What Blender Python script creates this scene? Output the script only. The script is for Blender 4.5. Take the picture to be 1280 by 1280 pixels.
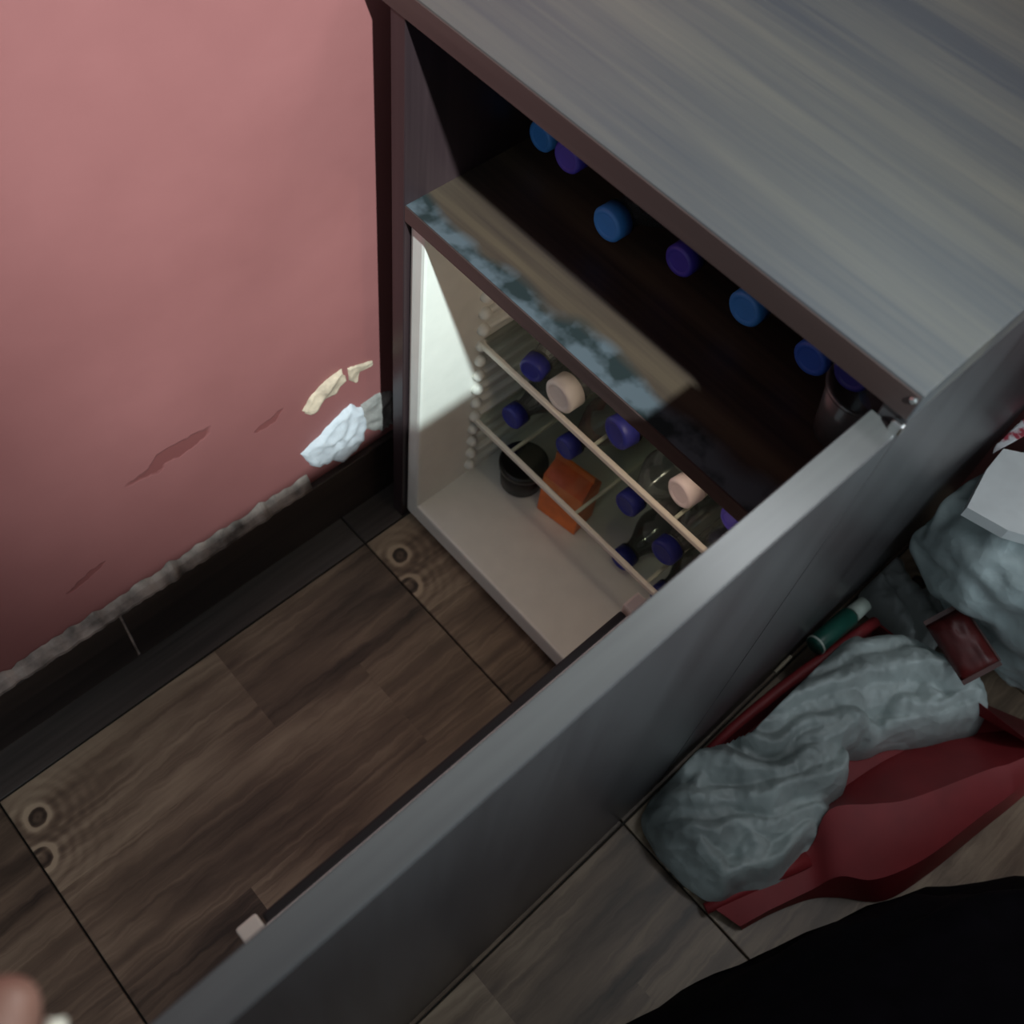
import bpy, bmesh, math, random
from mathutils import Vector, Matrix, noise

# ------------------------------------------------------------------ camera
for o in list(bpy.data.objects):
    bpy.data.objects.remove(o, do_unlink=True)
SC = bpy.context.scene
COL = SC.collection
R = ((0.67404, 0.732288, 0.097075), (0.654757, -0.531427, -0.537474), (-0.341998, 0.42584, -0.837674))
CAM = Vector((0.565052, -0.451351, 1.216949))
FPX, PX, PY = 1341.531, 652.583, 590.949
cr, cdn, cf = Vector(R[0]), Vector(R[1]), Vector(R[2])
cam_data = bpy.data.cameras.new('camera')
cam = bpy.data.objects.new('camera', cam_data)
COL.objects.link(cam)
m = Matrix.Identity(4)
for i in range(3):
    m[i][0] = cr[i]; m[i][1] = -cdn[i]; m[i][2] = -cf[i]; m[i][3] = CAM[i]
cam.matrix_world = m
cam_data.sensor_width = 36.0
cam_data.lens = FPX / 1280 * 36
cam_data.shift_x = -(PX - 640) / 1280
cam_data.shift_y = (PY - 640) / 1280
cam_data.clip_start = 0.01
cam_data.dof.use_dof = True
cam_data.dof.focus_distance = 0.95
cam_data.dof.aperture_fstop = 7.0
SC.camera = cam

# ------------------------------------------------------------------ light
SC.view_settings.view_transform = 'Standard'
SC.view_settings.look = 'None'
SC.view_settings.gamma = 1.0
SC.view_settings.use_curve_mapping = False
SC.view_settings.exposure = 0.0
w = bpy.data.worlds.new('world')
SC.world = w
w.use_nodes = True
w.node_tree.nodes['Background'].inputs[0].default_value = (0.80, 0.92, 1.0, 1)
w.node_tree.nodes['Background'].inputs[1].default_value = 0.31

def light(name, kind, loc, target, energy, color):
    d = bpy.data.lights.new(name, kind)
    d.energy = energy
    d.color = color
    o = bpy.data.objects.new(name, d)
    COL.objects.link(o)
    o.location = loc
    o.rotation_euler = (Vector(target) - Vector(loc)).to_track_quat('-Z', 'Y').to_euler()
    return o
# the lamp up on the other side of the room, whose shadow edges fall on shelf and fridge wall
key = light('room_lamp', 'SPOT', (2.09, -0.65, 2.63), (-0.05, 0.05, 0.65), 660, (0.80, 0.98, 1.0))
key.data.shadow_soft_size = 0.04
key.data.spot_size = math.radians(25)
key.data.spot_blend = 1.0
# added area light, as daylight through an unseen window behind the cabinet
win = light('window_fill', 'AREA', (0.55, 0.80, 1.62), (0.40, -0.30, 0.70), 16.0, (0.93, 0.97, 1.0))
win.data.shape = 'RECTANGLE'
win.data.size = 1.1
win.data.size_y = 0.9

# fill light added to brighten the right-hand side; no doorway stands there
dw = light('right_side_fill', 'AREA', (2.45, 0.75, 1.05), (0.50, 0.20, 0.30), 26.0, (0.80, 0.93, 1.0))
dw.data.shape = 'RECTANGLE'
dw.data.size = 0.9
dw.data.size_y = 1.9

# ------------------------------------------------------------------ helpers
def ray(u, v):
    return (cr * ((u - PX) / FPX) + cdn * ((v - PY) / FPX) + cf)
def at_z(u, v, z):
    d = ray(u, v)
    return CAM + d * ((z - CAM.z) / d.z)
def at_x(u, v, x):
    d = ray(u, v)
    return CAM + d * ((x - CAM.x) / d.x)
def cam_pt(r, u, wd):
    return CAM + cr * r - cdn * u + cf * wd

def tag(o, label=None, cat=None, group=None, kind=None):
    if label: o['label'] = label
    if cat: o['category'] = cat
    if group: o['group'] = group
    if kind: o['kind'] = kind
    return o
def empty(name, loc=(0, 0, 0), rot=(0, 0, 0)):
    o = bpy.data.objects.new(name, None)
    o.empty_display_size = 0.05
    COL.objects.link(o)
    o.location = loc
    o.rotation_euler = rot
    return o
def obj(name, bm, mat, parent=None, smooth=False, loc=None):
    me = bpy.data.meshes.new(name)
    bmesh.ops.recalc_face_normals(bm, faces=bm.faces)
    bm.to_mesh(me)
    bm.free()
    if smooth:
        for p in me.polygons: p.use_smooth = True
    me.materials.append(mat)
    o = bpy.data.objects.new(name, me)
    COL.objects.link(o)
    if loc is not None: o.location = loc
    if parent: o.parent = parent
    return o
def box_bm(x0, x1, y0, y1, z0, z1, bev=0.0, seg=2):
    bm = bmesh.new()
    bmesh.ops.create_cube(bm, size=1)
    for v in bm.verts:
        v.co = Vector(((x0 + x1) / 2 + v.co.x * (x1 - x0), (y0 + y1) / 2 + v.co.y * (y1 - y0), (z0 + z1) / 2 + v.co.z * (z1 - z0)))
    if bev > 0:
        bmesh.ops.bevel(bm, geom=list(bm.edges), offset=bev, segments=seg, affect='EDGES', profile=0.6)
    return bm
def box(name, mat, parent, x0, x1, y0, y1, z0, z1, bev=0.0, seg=2):
    return obj(name, box_bm(x0, x1, y0, y1, z0, z1, bev, seg), mat, parent)
def lathe_bm(profile, n=28, axis='Z', rib=None):
    """profile: (radius, height) pairs; rib: (count, depth)"""
    bm = bmesh.new()
    rings = []
    for r, h in profile:
        ring = []
        for k in range(n):
            a = 2 * math.pi * k / n
            rr = r
            if rib and r > 1e-5 and k % 2: rr = r - rib
            x, y = rr * math.cos(a), rr * math.sin(a)
            co = (x, y, h) if axis == 'Z' else (x, h, y)
            ring.append(bm.verts.new(co))
        rings.append(ring)
    for i in range(len(rings) - 1):
        for k in range(n):
            bm.faces.new((rings[i][k], rings[i][(k + 1) % n], rings[i + 1][(k + 1) % n], rings[i + 1][k]))
    for ring in (rings[0], rings[-1]):
        if (ring[0].co - ring[n // 2].co).length > 1e-4:
            bm.faces.new(ring)
    bmesh.ops.remove_doubles(bm, verts=bm.verts, dist=1e-6)
    return bm

# ------------------------------------------------------------------ materials
def nodes(name):
    mt = bpy.data.materials.new(name)
    mt.use_nodes = True
    nt = mt.node_tree
    return mt, nt, nt.nodes['Principled BSDF']
def plain(name, col, rough=0.5, spec=0.5, noise_amt=0.12, scale=40, bump=0.0, metallic=0.0, trans=0.0):
    mt, nt, p = nodes(name)
    N, L = nt.nodes.new, nt.links.new
    tc = N('ShaderNodeTexCoord'); n = N('ShaderNodeTexNoise')
    n.inputs['Scale'].default_value = scale; n.inputs['Detail'].default_value = 4
    L(tc.outputs['Object'], n.inputs['Vector'])
    r = N('ShaderNodeValToRGB')
    r.color_ramp.elements[0].position = 0.3; r.color_ramp.elements[1].position = 0.7
    r.color_ramp.elements[0].color = tuple(c * (1 - noise_amt) for c in col) + (1,)
    r.color_ramp.elements[1].color = tuple(min(1, c * (1 + noise_amt)) for c in col) + (1,)
    L(n.outputs['Fac'], r.inputs['Fac']); L(r.outputs['Color'], p.inputs['Base Color'])
    p.inputs['Roughness'].default_value = rough
    p.inputs['Specular IOR Level'].default_value = spec
    p.inputs['Metallic'].default_value = metallic
    p.inputs['Transmission Weight'].default_value = trans
    if bump:
        b = N('ShaderNodeBump'); b.inputs['Strength'].default_value = bump; b.inputs['Distance'].default_value = 0.002
        L(n.outputs['Fac'], b.inputs['Height']); L(b.outputs['Normal'], p.inputs['Normal'])
    return mt
def clear(name, tint=(1, 1, 1), gloss=0.12, rough=0.08, white=0.0):
    mt = bpy.data.materials.new(name); mt.use_nodes = True
    nt = mt.node_tree; N, L = nt.nodes.new, nt.links.new
    nt.nodes.remove(nt.nodes['Principled BSDF'])
    t = N('ShaderNodeBsdfTransparent'); t.inputs[0].default_value = tint + (1,)
    g = N('ShaderNodeBsdfGlossy'); g.inputs['Roughness'].default_value = rough
    fr = N('ShaderNodeFresnel'); fr.inputs[0].default_value = 1.45
    ma = N('ShaderNodeMath'); ma.operation = 'ADD'; ma.inputs[1].default_value = gloss
    L(fr.outputs[0], ma.inputs[0])
    mx = N('ShaderNodeMixShader'); L(ma.outputs[0], mx.inputs[0]); L(t.outputs[0], mx.inputs[1]); L(g.outputs[0], mx.inputs[2])
    last = mx
    if white:
        d = N('ShaderNodeBsdfTranslucent'); d.inputs[0].default_value = (0.8, 0.83, 0.82, 1)
        d2 = N('ShaderNodeBsdfDiffuse'); d2.inputs[0].default_value = (0.8, 0.83, 0.82, 1)
        ms = N('ShaderNodeMixShader'); ms.inputs[0].default_value = 0.5; L(d.outputs[0], ms.inputs[1]); L(d2.outputs[0], ms.inputs[2])
        m2 = N('ShaderNodeMixShader'); m2.inputs[0].default_value = white; L(mx.outputs[0], m2.inputs[1]); L(ms.outputs[0], m2.inputs[2])
        last = m2
    L(last.outputs[0], nt.nodes['Material Output'].inputs[0])
    return mt

def laminate(name, ca, cb, axis, rough=0.38, spec=0.5, wear_sheen=False):
    """dark wood laminate, grain along 'axis' (0 = X, 1 = Y, 2 = Z)"""
    mt, nt, p = nodes(name)
    N, L = nt.nodes.new, nt.links.new
    tc = N('ShaderNodeTexCoord')
    mp = N('ShaderNodeMapping'); sc = [22.0, 22.0, 22.0]; sc[axis] = 1.3
    mp.inputs['Scale'].default_value = sc
    L(tc.outputs['Object'], mp.inputs['Vector'])
    n = N('ShaderNodeTexNoise'); n.inputs['Scale'].default_value = 1.0; n.inputs['Detail'].default_value = 6; n.inputs['Distortion'].default_value = 0.4
    L(mp.outputs[0], n.inputs['Vector'])
    mp2 = N('ShaderNodeMapping'); sc2 = [160.0, 160.0, 160.0]; sc2[axis] = 6.0
    mp2.inputs['Scale'].default_value = sc2
    L(tc.outputs['Object'], mp2.inputs['Vector'])
    n2 = N('ShaderNodeTexNoise'); n2.inputs['Scale'].default_value = 1.0; n2.inputs['Detail'].default_value = 3
    L(mp2.outputs[0], n2.inputs['Vector'])
    ad = N('ShaderNodeMixRGB'); ad.inputs[0].default_value = 0.25
    L(n.outputs['Fac'], ad.inputs[1]); L(n2.outputs['Fac'], ad.inputs[2])
    r = N('ShaderNodeValToRGB')
    r.color_ramp.elements[0].position = 0.36; r.color_ramp.elements[1].position = 0.64
    r.color_ramp.elements[0].color = ca + (1,); r.color_ramp.elements[1].color = cb + (1,)
    L(ad.outputs[0], r.inputs['Fac'])
    out = r.outputs['Color']
    p.inputs['Roughness'].default_value = rough
    p.inputs['Specular IOR Level'].default_value = spec
    if wear_sheen:
        # worn, dusty, blotched front margin of the shelf, its bluish sheen painted in
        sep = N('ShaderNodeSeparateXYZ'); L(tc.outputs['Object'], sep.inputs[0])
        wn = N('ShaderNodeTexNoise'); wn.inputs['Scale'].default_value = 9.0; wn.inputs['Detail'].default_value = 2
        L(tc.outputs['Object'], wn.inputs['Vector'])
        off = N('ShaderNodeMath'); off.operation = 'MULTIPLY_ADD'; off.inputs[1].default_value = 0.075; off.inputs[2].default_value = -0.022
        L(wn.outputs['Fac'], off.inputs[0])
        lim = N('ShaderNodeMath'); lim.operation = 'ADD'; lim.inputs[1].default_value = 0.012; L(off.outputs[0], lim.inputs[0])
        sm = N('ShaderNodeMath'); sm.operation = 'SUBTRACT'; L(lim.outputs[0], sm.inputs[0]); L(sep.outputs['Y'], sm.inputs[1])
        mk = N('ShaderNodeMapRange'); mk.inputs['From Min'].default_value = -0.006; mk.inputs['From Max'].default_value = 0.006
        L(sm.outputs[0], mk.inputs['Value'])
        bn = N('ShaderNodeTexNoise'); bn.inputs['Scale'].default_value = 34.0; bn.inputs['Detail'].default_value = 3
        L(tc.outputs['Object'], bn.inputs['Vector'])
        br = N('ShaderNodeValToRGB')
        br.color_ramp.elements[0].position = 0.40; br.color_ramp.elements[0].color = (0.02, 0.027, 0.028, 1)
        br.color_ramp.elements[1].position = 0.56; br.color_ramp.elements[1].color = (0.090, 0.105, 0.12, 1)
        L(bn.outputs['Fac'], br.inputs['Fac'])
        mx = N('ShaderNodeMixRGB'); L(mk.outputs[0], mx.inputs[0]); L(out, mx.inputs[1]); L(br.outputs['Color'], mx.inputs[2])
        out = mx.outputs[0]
    L(out, p.inputs['Base Color'])
    b = N('ShaderNodeBump'); b.inputs['Strength'].default_value = 0.08; b.inputs['Distance'].default_value = 0.001
    L(n2.outputs['Fac'], b.inputs['Height']); L(b.outputs['Normal'], p.inputs['Normal'])
    return mt

def wall_paint():
    mt, nt, p = nodes('salmon_red_wall_paint')
    N, L = nt.nodes.new, nt.links.new
    tc = N('ShaderNodeTexCoord')
    n = N('ShaderNodeTexNoise'); n.inputs['Scale'].default_value = 5.0; n.inputs['Detail'].default_value = 5
    L(tc.outputs['Object'], n.inputs['Vector'])
    r = N('ShaderNodeValToRGB')
    r.color_ramp.elements[0].position = 0.3; r.color_ramp.elements[0].color = (0.265, 0.092, 0.088, 1)
    r.color_ramp.elements[1].position = 0.7; r.color_ramp.elements[1].color = (0.325, 0.118, 0.113, 1)
    L(n.outputs['Fac'], r.inputs['Fac'])
    # damp smear: a warped streak along a slanting line on the wall (y, z)
    sep = N('ShaderNodeSeparateXYZ'); 
    wp = N('ShaderNodeTexNoise'); wp.inputs['Scale'].default_value = 22.0; wp.inputs['Detail'].default_value = 3
    L(tc.outputs['Object'], wp.inputs['Vector'])
    vm = N('ShaderNodeVectorMath'); vm.operation = 'MULTIPLY_ADD'
    vm.inputs[1].default_value = (0.05, 0.05, 0.05); L(wp.outputs['Color'], vm.inputs[0]); L(tc.outputs['Object'], vm.inputs[2])
    L(vm.outputs[0], sep.inputs[0])
    def streak(cy, cz, slope, half, thick):
        # |z - cz - slope (y - cy)| / thick , |y - cy| / half
        dy = N('ShaderNodeMath'); dy.operation = 'SUBTRACT'; L(sep.outputs['Y'], dy.inputs[0]); dy.inputs[1].default_value = cy
        sl = N('ShaderNodeMath'); sl.operation = 'MULTIPLY_ADD'; L(dy.outputs[0], sl.inputs[0]); sl.inputs[1].default_value = slope; sl.inputs[2].default_value = cz
        dz = N('ShaderNodeMath'); dz.operation = 'SUBTRACT'; L(sep.outputs['Z'], dz.inputs[0]); L(sl.outputs[0], dz.inputs[1])
        a = N('ShaderNodeMath'); a.operation = 'DIVIDE'; L(dz.outputs[0], a.inputs[0]); a.inputs[1].default_value = thick
        c = N('ShaderNodeMath'); c.operation = 'DIVIDE'; L(dy.outputs[0], c.inputs[0]); c.inputs[1].default_value = half
        a2 = N('ShaderNodeMath'); a2.operation = 'POWER'; a2.inputs[1].default_value = 2; 
        aa = N('ShaderNodeMath'); aa.operation = 'ABSOLUTE'; L(a.outputs[0], aa.inputs[0]); L(aa.outputs[0], a2.inputs[0])
        ca = N('ShaderNodeMath'); ca.operation = 'ABSOLUTE'; L(c.outputs[0], ca.inputs[0])
        c2 = N('ShaderNodeMath'); c2.operation = 'POWER'; c2.inputs[1].default_value = 2; L(ca.outputs[0], c2.inputs[0])
        s = N('ShaderNodeMath'); s.operation = 'ADD'; L(a2.outputs[0], s.inputs[0]); L(c2.outputs[0], s.inputs[1])
        mr = N('ShaderNodeMapRange'); mr.inputs['From Min'].default_value = 1.15; mr.inputs['From Max'].default_value = 0.75
        L(s.outputs[0], mr.inputs['Value'])
        return mr.outputs[0]
    m1 = streak(-0.217, 0.335, 0.12, 0.050, 0.011)
    m2 = streak(-0.105, 0.300, 0.2, 0.022, 0.006)
    m3 = streak(-0.34, 0.225, 0.1, 0.018, 0.006)
    mx0 = N('ShaderNodeMath'); mx0.operation = 'MAXIMUM'; L(m1, mx0.inputs[0]); L(m2, mx0.inputs[1])
    mx1 = N('ShaderNodeMath'); mx1.operation = 'MAXIMUM'; L(mx0.outputs[0], mx1.inputs[0]); L(m3, mx1.inputs[1])
    sc = N('ShaderNodeMath'); sc.operation = 'MULTIPLY'; sc.inputs[1].default_value = 0.75; L(mx1.outputs[0], sc.inputs[0])
    mx = N('ShaderNodeMixRGB'); L(sc.outputs[0], mx.inputs[0]); L(r.outputs['Color'], mx.inputs[1]); mx.inputs[2].default_value = (0.19, 0.050, 0.047, 1)
    L(mx.outputs[0], p.inputs['Base Color'])
    p.inputs['Roughness'].default_value = 0.6
    n3 = N('ShaderNodeTexNoise'); n3.inputs['Scale'].default_value = 18; n3.inputs['Detail'].default_value = 6
    L(tc.outputs['Object'], n3.inputs['Vector'])
    hs = N('ShaderNodeMath'); hs.operation = 'MULTIPLY_ADD'; hs.inputs[1].default_value = -1.0; L(mx1.outputs[0], hs.inputs[0]); L(n3.outputs['Fac'], hs.inputs[2])
    b = N('ShaderNodeBump'); b.inputs['Strength'].default_value = 0.25; b.inputs['Distance'].default_value = 0.004
    L(hs.outputs[0], b.inputs['Height']); L(b.outputs['Normal'], p.inputs['Normal'])
    return mt

def tile_print():
    """wood-look print of one 50 cm tile, in the tile's own coordinates (0..0.5)"""
    mt, nt, p = nodes('wood_look_tile_print')
    N, L = nt.nodes.new, nt.links.new
    def M(op, a, b=None, c=None):
        n = N('ShaderNodeMath'); n.operation = op
        for i, v in enumerate((a, b, c)):
            if v is None: continue
            if isinstance(v, (int, float)): n.inputs[i].default_value = v
            else: L(v, n.inputs[i])
        return n.outputs[0]
    tc = N('ShaderNodeTexCoord')
    sep = N('ShaderNodeSeparateXYZ'); L(tc.outputs['Object'], sep.inputs[0])
    X, Y = sep.outputs['X'], sep.outputs['Y']
    wq = N('ShaderNodeTexNoise'); wq.inputs['Scale'].default_value = 45.0; wq.inputs['Detail'].default_value = 2
    L(tc.outputs['Object'], wq.inputs['Vector'])
    wsep = N('ShaderNodeSeparateColor'); L(wq.outputs['Color'], wsep.inputs[0])
    XW = M('ADD', X, M('MULTIPLY', M('SUBTRACT', wsep.outputs[0], 0.5), 0.008)); YW = M('ADD', Y, M('MULTIPLY', M('SUBTRACT', wsep.outputs[1], 0.5), 0.008))
    # knots: distance fields that bend the grain round them
    def dist(kx, ky, sy):
        dx = M('SUBTRACT', XW, kx); dy = M('MULTIPLY', M('SUBTRACT', YW, ky), sy)
        return M('SQRT', M('ADD', M('MULTIPLY', dx, dx), M('MULTIPLY', dy, dy))), dx
    d1, dx1 = dist(0.040, 0.022, 1.0)
    d2, dx2 = dist(0.081, 0.003, 1.0)
    d3, dx3 = dist(0.040, 0.06, 0.30)
    bend = M('MULTIPLY', M('EXPONENT', M('MULTIPLY', M('MULTIPLY', d3, d3), -420.0)), 0.55)
    xs = M('MULTIPLY', dx3, M('SUBTRACT', 1.0, bend))
    # planks: 4 columns, each cut once at its own length
    col = M('FLOOR', M('MULTIPLY', M('ADD', X, 0.001), 8.0))
    cut = M('ADD', 0.271, M('MULTIPLY', M('SINE', M('MULTIPLY', col, 2.1)), 0.14))
    end = M('GREATER_THAN', Y, cut)
    pid = M('ADD', M('MULTIPLY', col, 2.0), end)
    rnd = M('FRACT', M('MULTIPLY', M('SINE', M('ADD', M('MULTIPLY', pid, 12.9898), 1.7)), 43.7585))
    # grain
    cmb = N('ShaderNodeCombineXYZ')
    L(M('MULTIPLY', xs, 60.0), cmb.inputs[0]); L(M('MULTIPLY', Y, 4.0), cmb.inputs[1]); L(M('MULTIPLY', pid, 3.3), cmb.inputs[2])
    g = N('ShaderNodeTexNoise'); g.inputs['Scale'].default_value = 1.0; g.inputs['Detail'].default_value = 7; g.inputs['Distortion'].default_value = 0.9; g.inputs['Roughness'].default_value = 0.6
    L(cmb.outputs[0], g.inputs['Vector'])
    cmb2 = N('ShaderNodeCombineXYZ')
    L(M('MULTIPLY', xs, 16.0), cmb2.inputs[0]); L(M('MULTIPLY', Y, 5.0), cmb2.inputs[1]); L(M('MULTIPLY', pid, 5.1), cmb2.inputs[2])
    g2 = N('ShaderNodeTexNoise'); g2.inputs['Scale'].default_value = 1.0; g2.inputs['Detail'].default_value = 3
    L(cmb2.outputs[0], g2.inputs['Vector'])
    val = M('ADD', M('MULTIPLY', g.outputs['Fac'], 0.55), M('MULTIPLY', g2.outputs['Fac'], 0.45))
    val = M('ADD', val, M('MULTIPLY', M('SUBTRACT', rnd, 0.5), 0.20))
    # the plank nearest the wall is the paler one
    pale = M('MULTIPLY', M('LESS_THAN', M('ABSOLUTE', M('SUBTRACT', pid, 0.0)), 0.5), 0.09)
    val = M('ADD', val, pale)
    # rings
    def rings(d, r0):
        ring = M('EXPONENT', M('MULTIPLY', M('POWER', M('ABSOLUTE', M('DIVIDE', M('SUBTRACT', d, r0), 0.0028)), 2.0), -1.0))
        core = M('MULTIPLY', M('LESS_THAN', d, r0 - 0.002), -0.18)
        outer = M('MULTIPLY', M('EXPONENT', M('MULTIPLY', d, -38.0)), M('MULTIPLY', M('SINE', M('MULTIPLY', d, 520.0)), 0.10))
        return M('ADD', M('ADD', M('MULTIPLY', ring, 0.26), core), outer)
    val = M('ADD', val, rings(d1, 0.0125)); val = M('ADD', val, rings(d2, 0.014))
    r = N('ShaderNodeValToRGB')
    e = r.color_ramp.elements
    e[0].position = 0.30; e[0].color = (0.045, 0.031, 0.022, 1)
    e[1].position = 0.74; e[1].color = (0.50, 0.385, 0.265, 1)
    k = e.new(0.5); k.color = (0.19, 0.132, 0.090, 1)
    L(val, r.inputs['Fac']); L(r.outputs['Color'], p.inputs['Base Color'])
    p.inputs['Roughness'].default_value = 0.42
    p.inputs['Specular IOR Level'].default_value = 0.4
    b = N('ShaderNodeBump'); b.inputs['Strength'].default_value = 0.12; b.inputs['Distance'].default_value = 0.001
    L(val, b.inputs['Height']); L(b.outputs['Normal'], p.inputs['Normal'])
    return mt

def plastic_film(name, col, rough=0.35, trans=0.35):
    mt, nt, p = nodes(name)
    N, L = nt.nodes.new, nt.links.new
    tc = N('ShaderNodeTexCoord')
    n = N('ShaderNodeTexNoise'); n.inputs['Scale'].default_value = 28; n.inputs['Detail'].default_value = 6; n.inputs['Distortion'].default_value = 1.2
    L(tc.outputs['Object'], n.inputs['Vector'])
    n2 = N('ShaderNodeTexNoise'); n2.inputs['Scale'].default_value = 9; n2.inputs['Detail'].default_value = 3
    L(tc.outputs['Object'], n2.inputs['Vector'])
    r = N('ShaderNodeValToRGB')
    r.color_ramp.elements[0].position = 0.35; r.color_ramp.elements[0].color = tuple(c * 0.45 for c in col) + (1,)
    r.color_ramp.elements[1].position = 0.62; r.color_ramp.elements[1].color = col + (1,)
    L(n2.outputs['Fac'], r.inputs['Fac']); L(r.outputs['Color'], p.inputs['Base Color'])
    p.inputs['Roughness'].default_value = rough
    b = N('ShaderNodeBump'); b.inputs['Strength'].default_value = 0.45; b.inputs['Distance'].default_value = 0.010
    wv = N('ShaderNodeVectorMath'); wv.operation = 'MULTIPLY_ADD'; wv.inputs[1].default_value = (0.035, 0.035, 0.035)
    L(n2.outputs['Color'], wv.inputs[0]); L(tc.outputs['Object'], wv.inputs[2])
    vo = N('ShaderNodeTexVoronoi'); vo.inputs['Scale'].default_value = 26; L(wv.outputs[0], vo.inputs['Vector'])
    vo2 = N('ShaderNodeTexVoronoi'); vo2.inputs['Scale'].default_value = 58; L(wv.outputs[0], vo2.inputs['Vector'])
    s1 = N('ShaderNodeMath'); s1.operation = 'MULTIPLY_ADD'; s1.inputs[1].default_value = 0.4
    L(vo2.outputs['Distance'], s1.inputs[0]); L(vo.outputs['Distance'], s1.inputs[2])
    s2 = N('ShaderNodeMath'); s2.operation = 'MULTIPLY_ADD'; s2.inputs[1].default_value = 0.5
    L(n.outputs['Fac'], s2.inputs[0]); L(s1.outputs[0], s2.inputs[2])
    L(s2.outputs[0], b.inputs['Height']); L(b.outputs['Normal'], p.inputs['Normal'])
    t = N('ShaderNodeBsdfTranslucent'); L(r.outputs['Color'], t.inputs[0])
    mx = N('ShaderNodeMixShader'); mx.inputs[0].default_value = trans
    L(p.outputs[0], mx.inputs[1]); L(t.outputs[0], mx.inputs[2]); L(mx.outputs[0], nt.nodes['Material Output'].inputs[0])
    return mt

DARK, LITE = (0.060, 0.042, 0.040), (0.165, 0.135, 0.115)
M_LAM_X = laminate('wenge_laminate_lengthwise', DARK, LITE, 0)
M_TOP = laminate('grey_brown_laminate_top', (0.050, 0.051, 0.057), (0.098, 0.088, 0.077), 0, rough=0.34)
M_SHELF = laminate('wenge_laminate_shelf', (0.034, 0.022, 0.020), (0.100, 0.068, 0.044), 0, rough=0.45, wear_sheen=True)
M_LAM_Z = laminate('wenge_laminate_upright', (0.022, 0.012, 0.014), (0.046, 0.027, 0.029), 2)
M_DOOR = laminate('wenge_laminate_door', (0.036, 0.032, 0.034), (0.055, 0.051, 0.054), 2, rough=0.33)
M_EDGE = laminate('wenge_edge_band', (0.045, 0.028, 0.026), (0.08, 0.05, 0.045), 0)
M_WALL = wall_paint()
M_TILE = tile_print()
M_GROUT = plain('dark_grout', (0.030, 0.028, 0.024), 0.9)
M_SKIRT = laminate('dark_skirting_tile_glaze', (0.012, 0.008, 0.007), (0.045, 0.030, 0.026), 1, rough=0.35)
M_CUT = laminate('dark_cut_tile_glaze', (0.040, 0.033, 0.030), (0.12, 0.10, 0.088), 1, rough=0.3)
M_CEMENT = plain('crumbling_cement', (0.27, 0.215, 0.19), 0.9, noise_amt=0.75, scale=38, bump=0.8)
M_PLASTER = plain('bare_white_plaster', (0.60, 0.60, 0.64), 0.85, noise_amt=0.12, scale=50, bump=0.8)
M_CHIP = plain('cream_plaster_chip', (0.50, 0.38, 0.28), 0.85, noise_amt=0.25, scale=70, bump=0.8)
M_GREYP = plain('grey_plaster', (0.30, 0.27, 0.25), 0.9, noise_amt=0.2, scale=70, bump=0.8)
M_FRIDGE = plain('cream_fridge_plastic', (0.84, 0.81, 0.74), 0.38, noise_amt=0.03)
M_TRIM = plain('cream_shelf_trim', (0.80, 0.74, 0.64), 0.4, noise_amt=0.03)
M_GASKET = plain('black_rubber', (0.008, 0.008, 0.008), 0.6)
M_GLASS = clear('clear_glass', (0.93, 0.97, 0.95), 0.02)
M_PET = clear('clear_bottle_plastic', (0.90, 0.93, 0.95), 0.05, 0.12, white=0.05)
M_METAL = plain('bright_hinge_steel', (0.75, 0.76, 0.76), 0.25, metallic=1.0)
def cap_mat(name, c): return plain(name, c, 0.45, noise_amt=0.06)
M_CAP_SKY = cap_mat('sky_blue_cap', (0.06, 0.27, 0.72))
M_CAP_BLUE = cap_mat('royal_blue_cap', (0.04, 0.13, 0.58))
M_CAP_PURPLE = cap_mat('violet_cap', (0.07, 0.05, 0.42))
M_CAP_NAVY = cap_mat('navy_cap', (0.025, 0.03, 0.24))
M_CAP_WHITE = cap_mat('white_cap', (0.72, 0.66, 0.62))
M_CAP_PINK = cap_mat('pale_pink_cap', (0.78, 0.66, 0.66))
M_RED = plain('red_plastic', (0.25, 0.022, 0.026), 0.55, noise_amt=0.12, scale=25)
M_BAG = plastic_film('white_polythene', (0.62, 0.70, 0.685))
M_BAG2 = plastic_film('pale_polythene', (0.74, 0.86, 0.86), trans=0.25)
M_PAPER = plain('glossy_white_wrapper', (0.92, 0.96, 0.95), 0.3, noise_amt=0.04)
M_BLACK = plain('black_cloth', (0.004, 0.003, 0.005), 0.95, spec=0.1, noise_amt=0.3)
M_SKIN = plain('skin', (0.27, 0.135, 0.10), 0.5, noise_amt=0.08, scale=90)
M_NAIL = plain('finger_nail', (0.80, 0.74, 0.62), 0.3, noise_amt=0.03)

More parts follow.
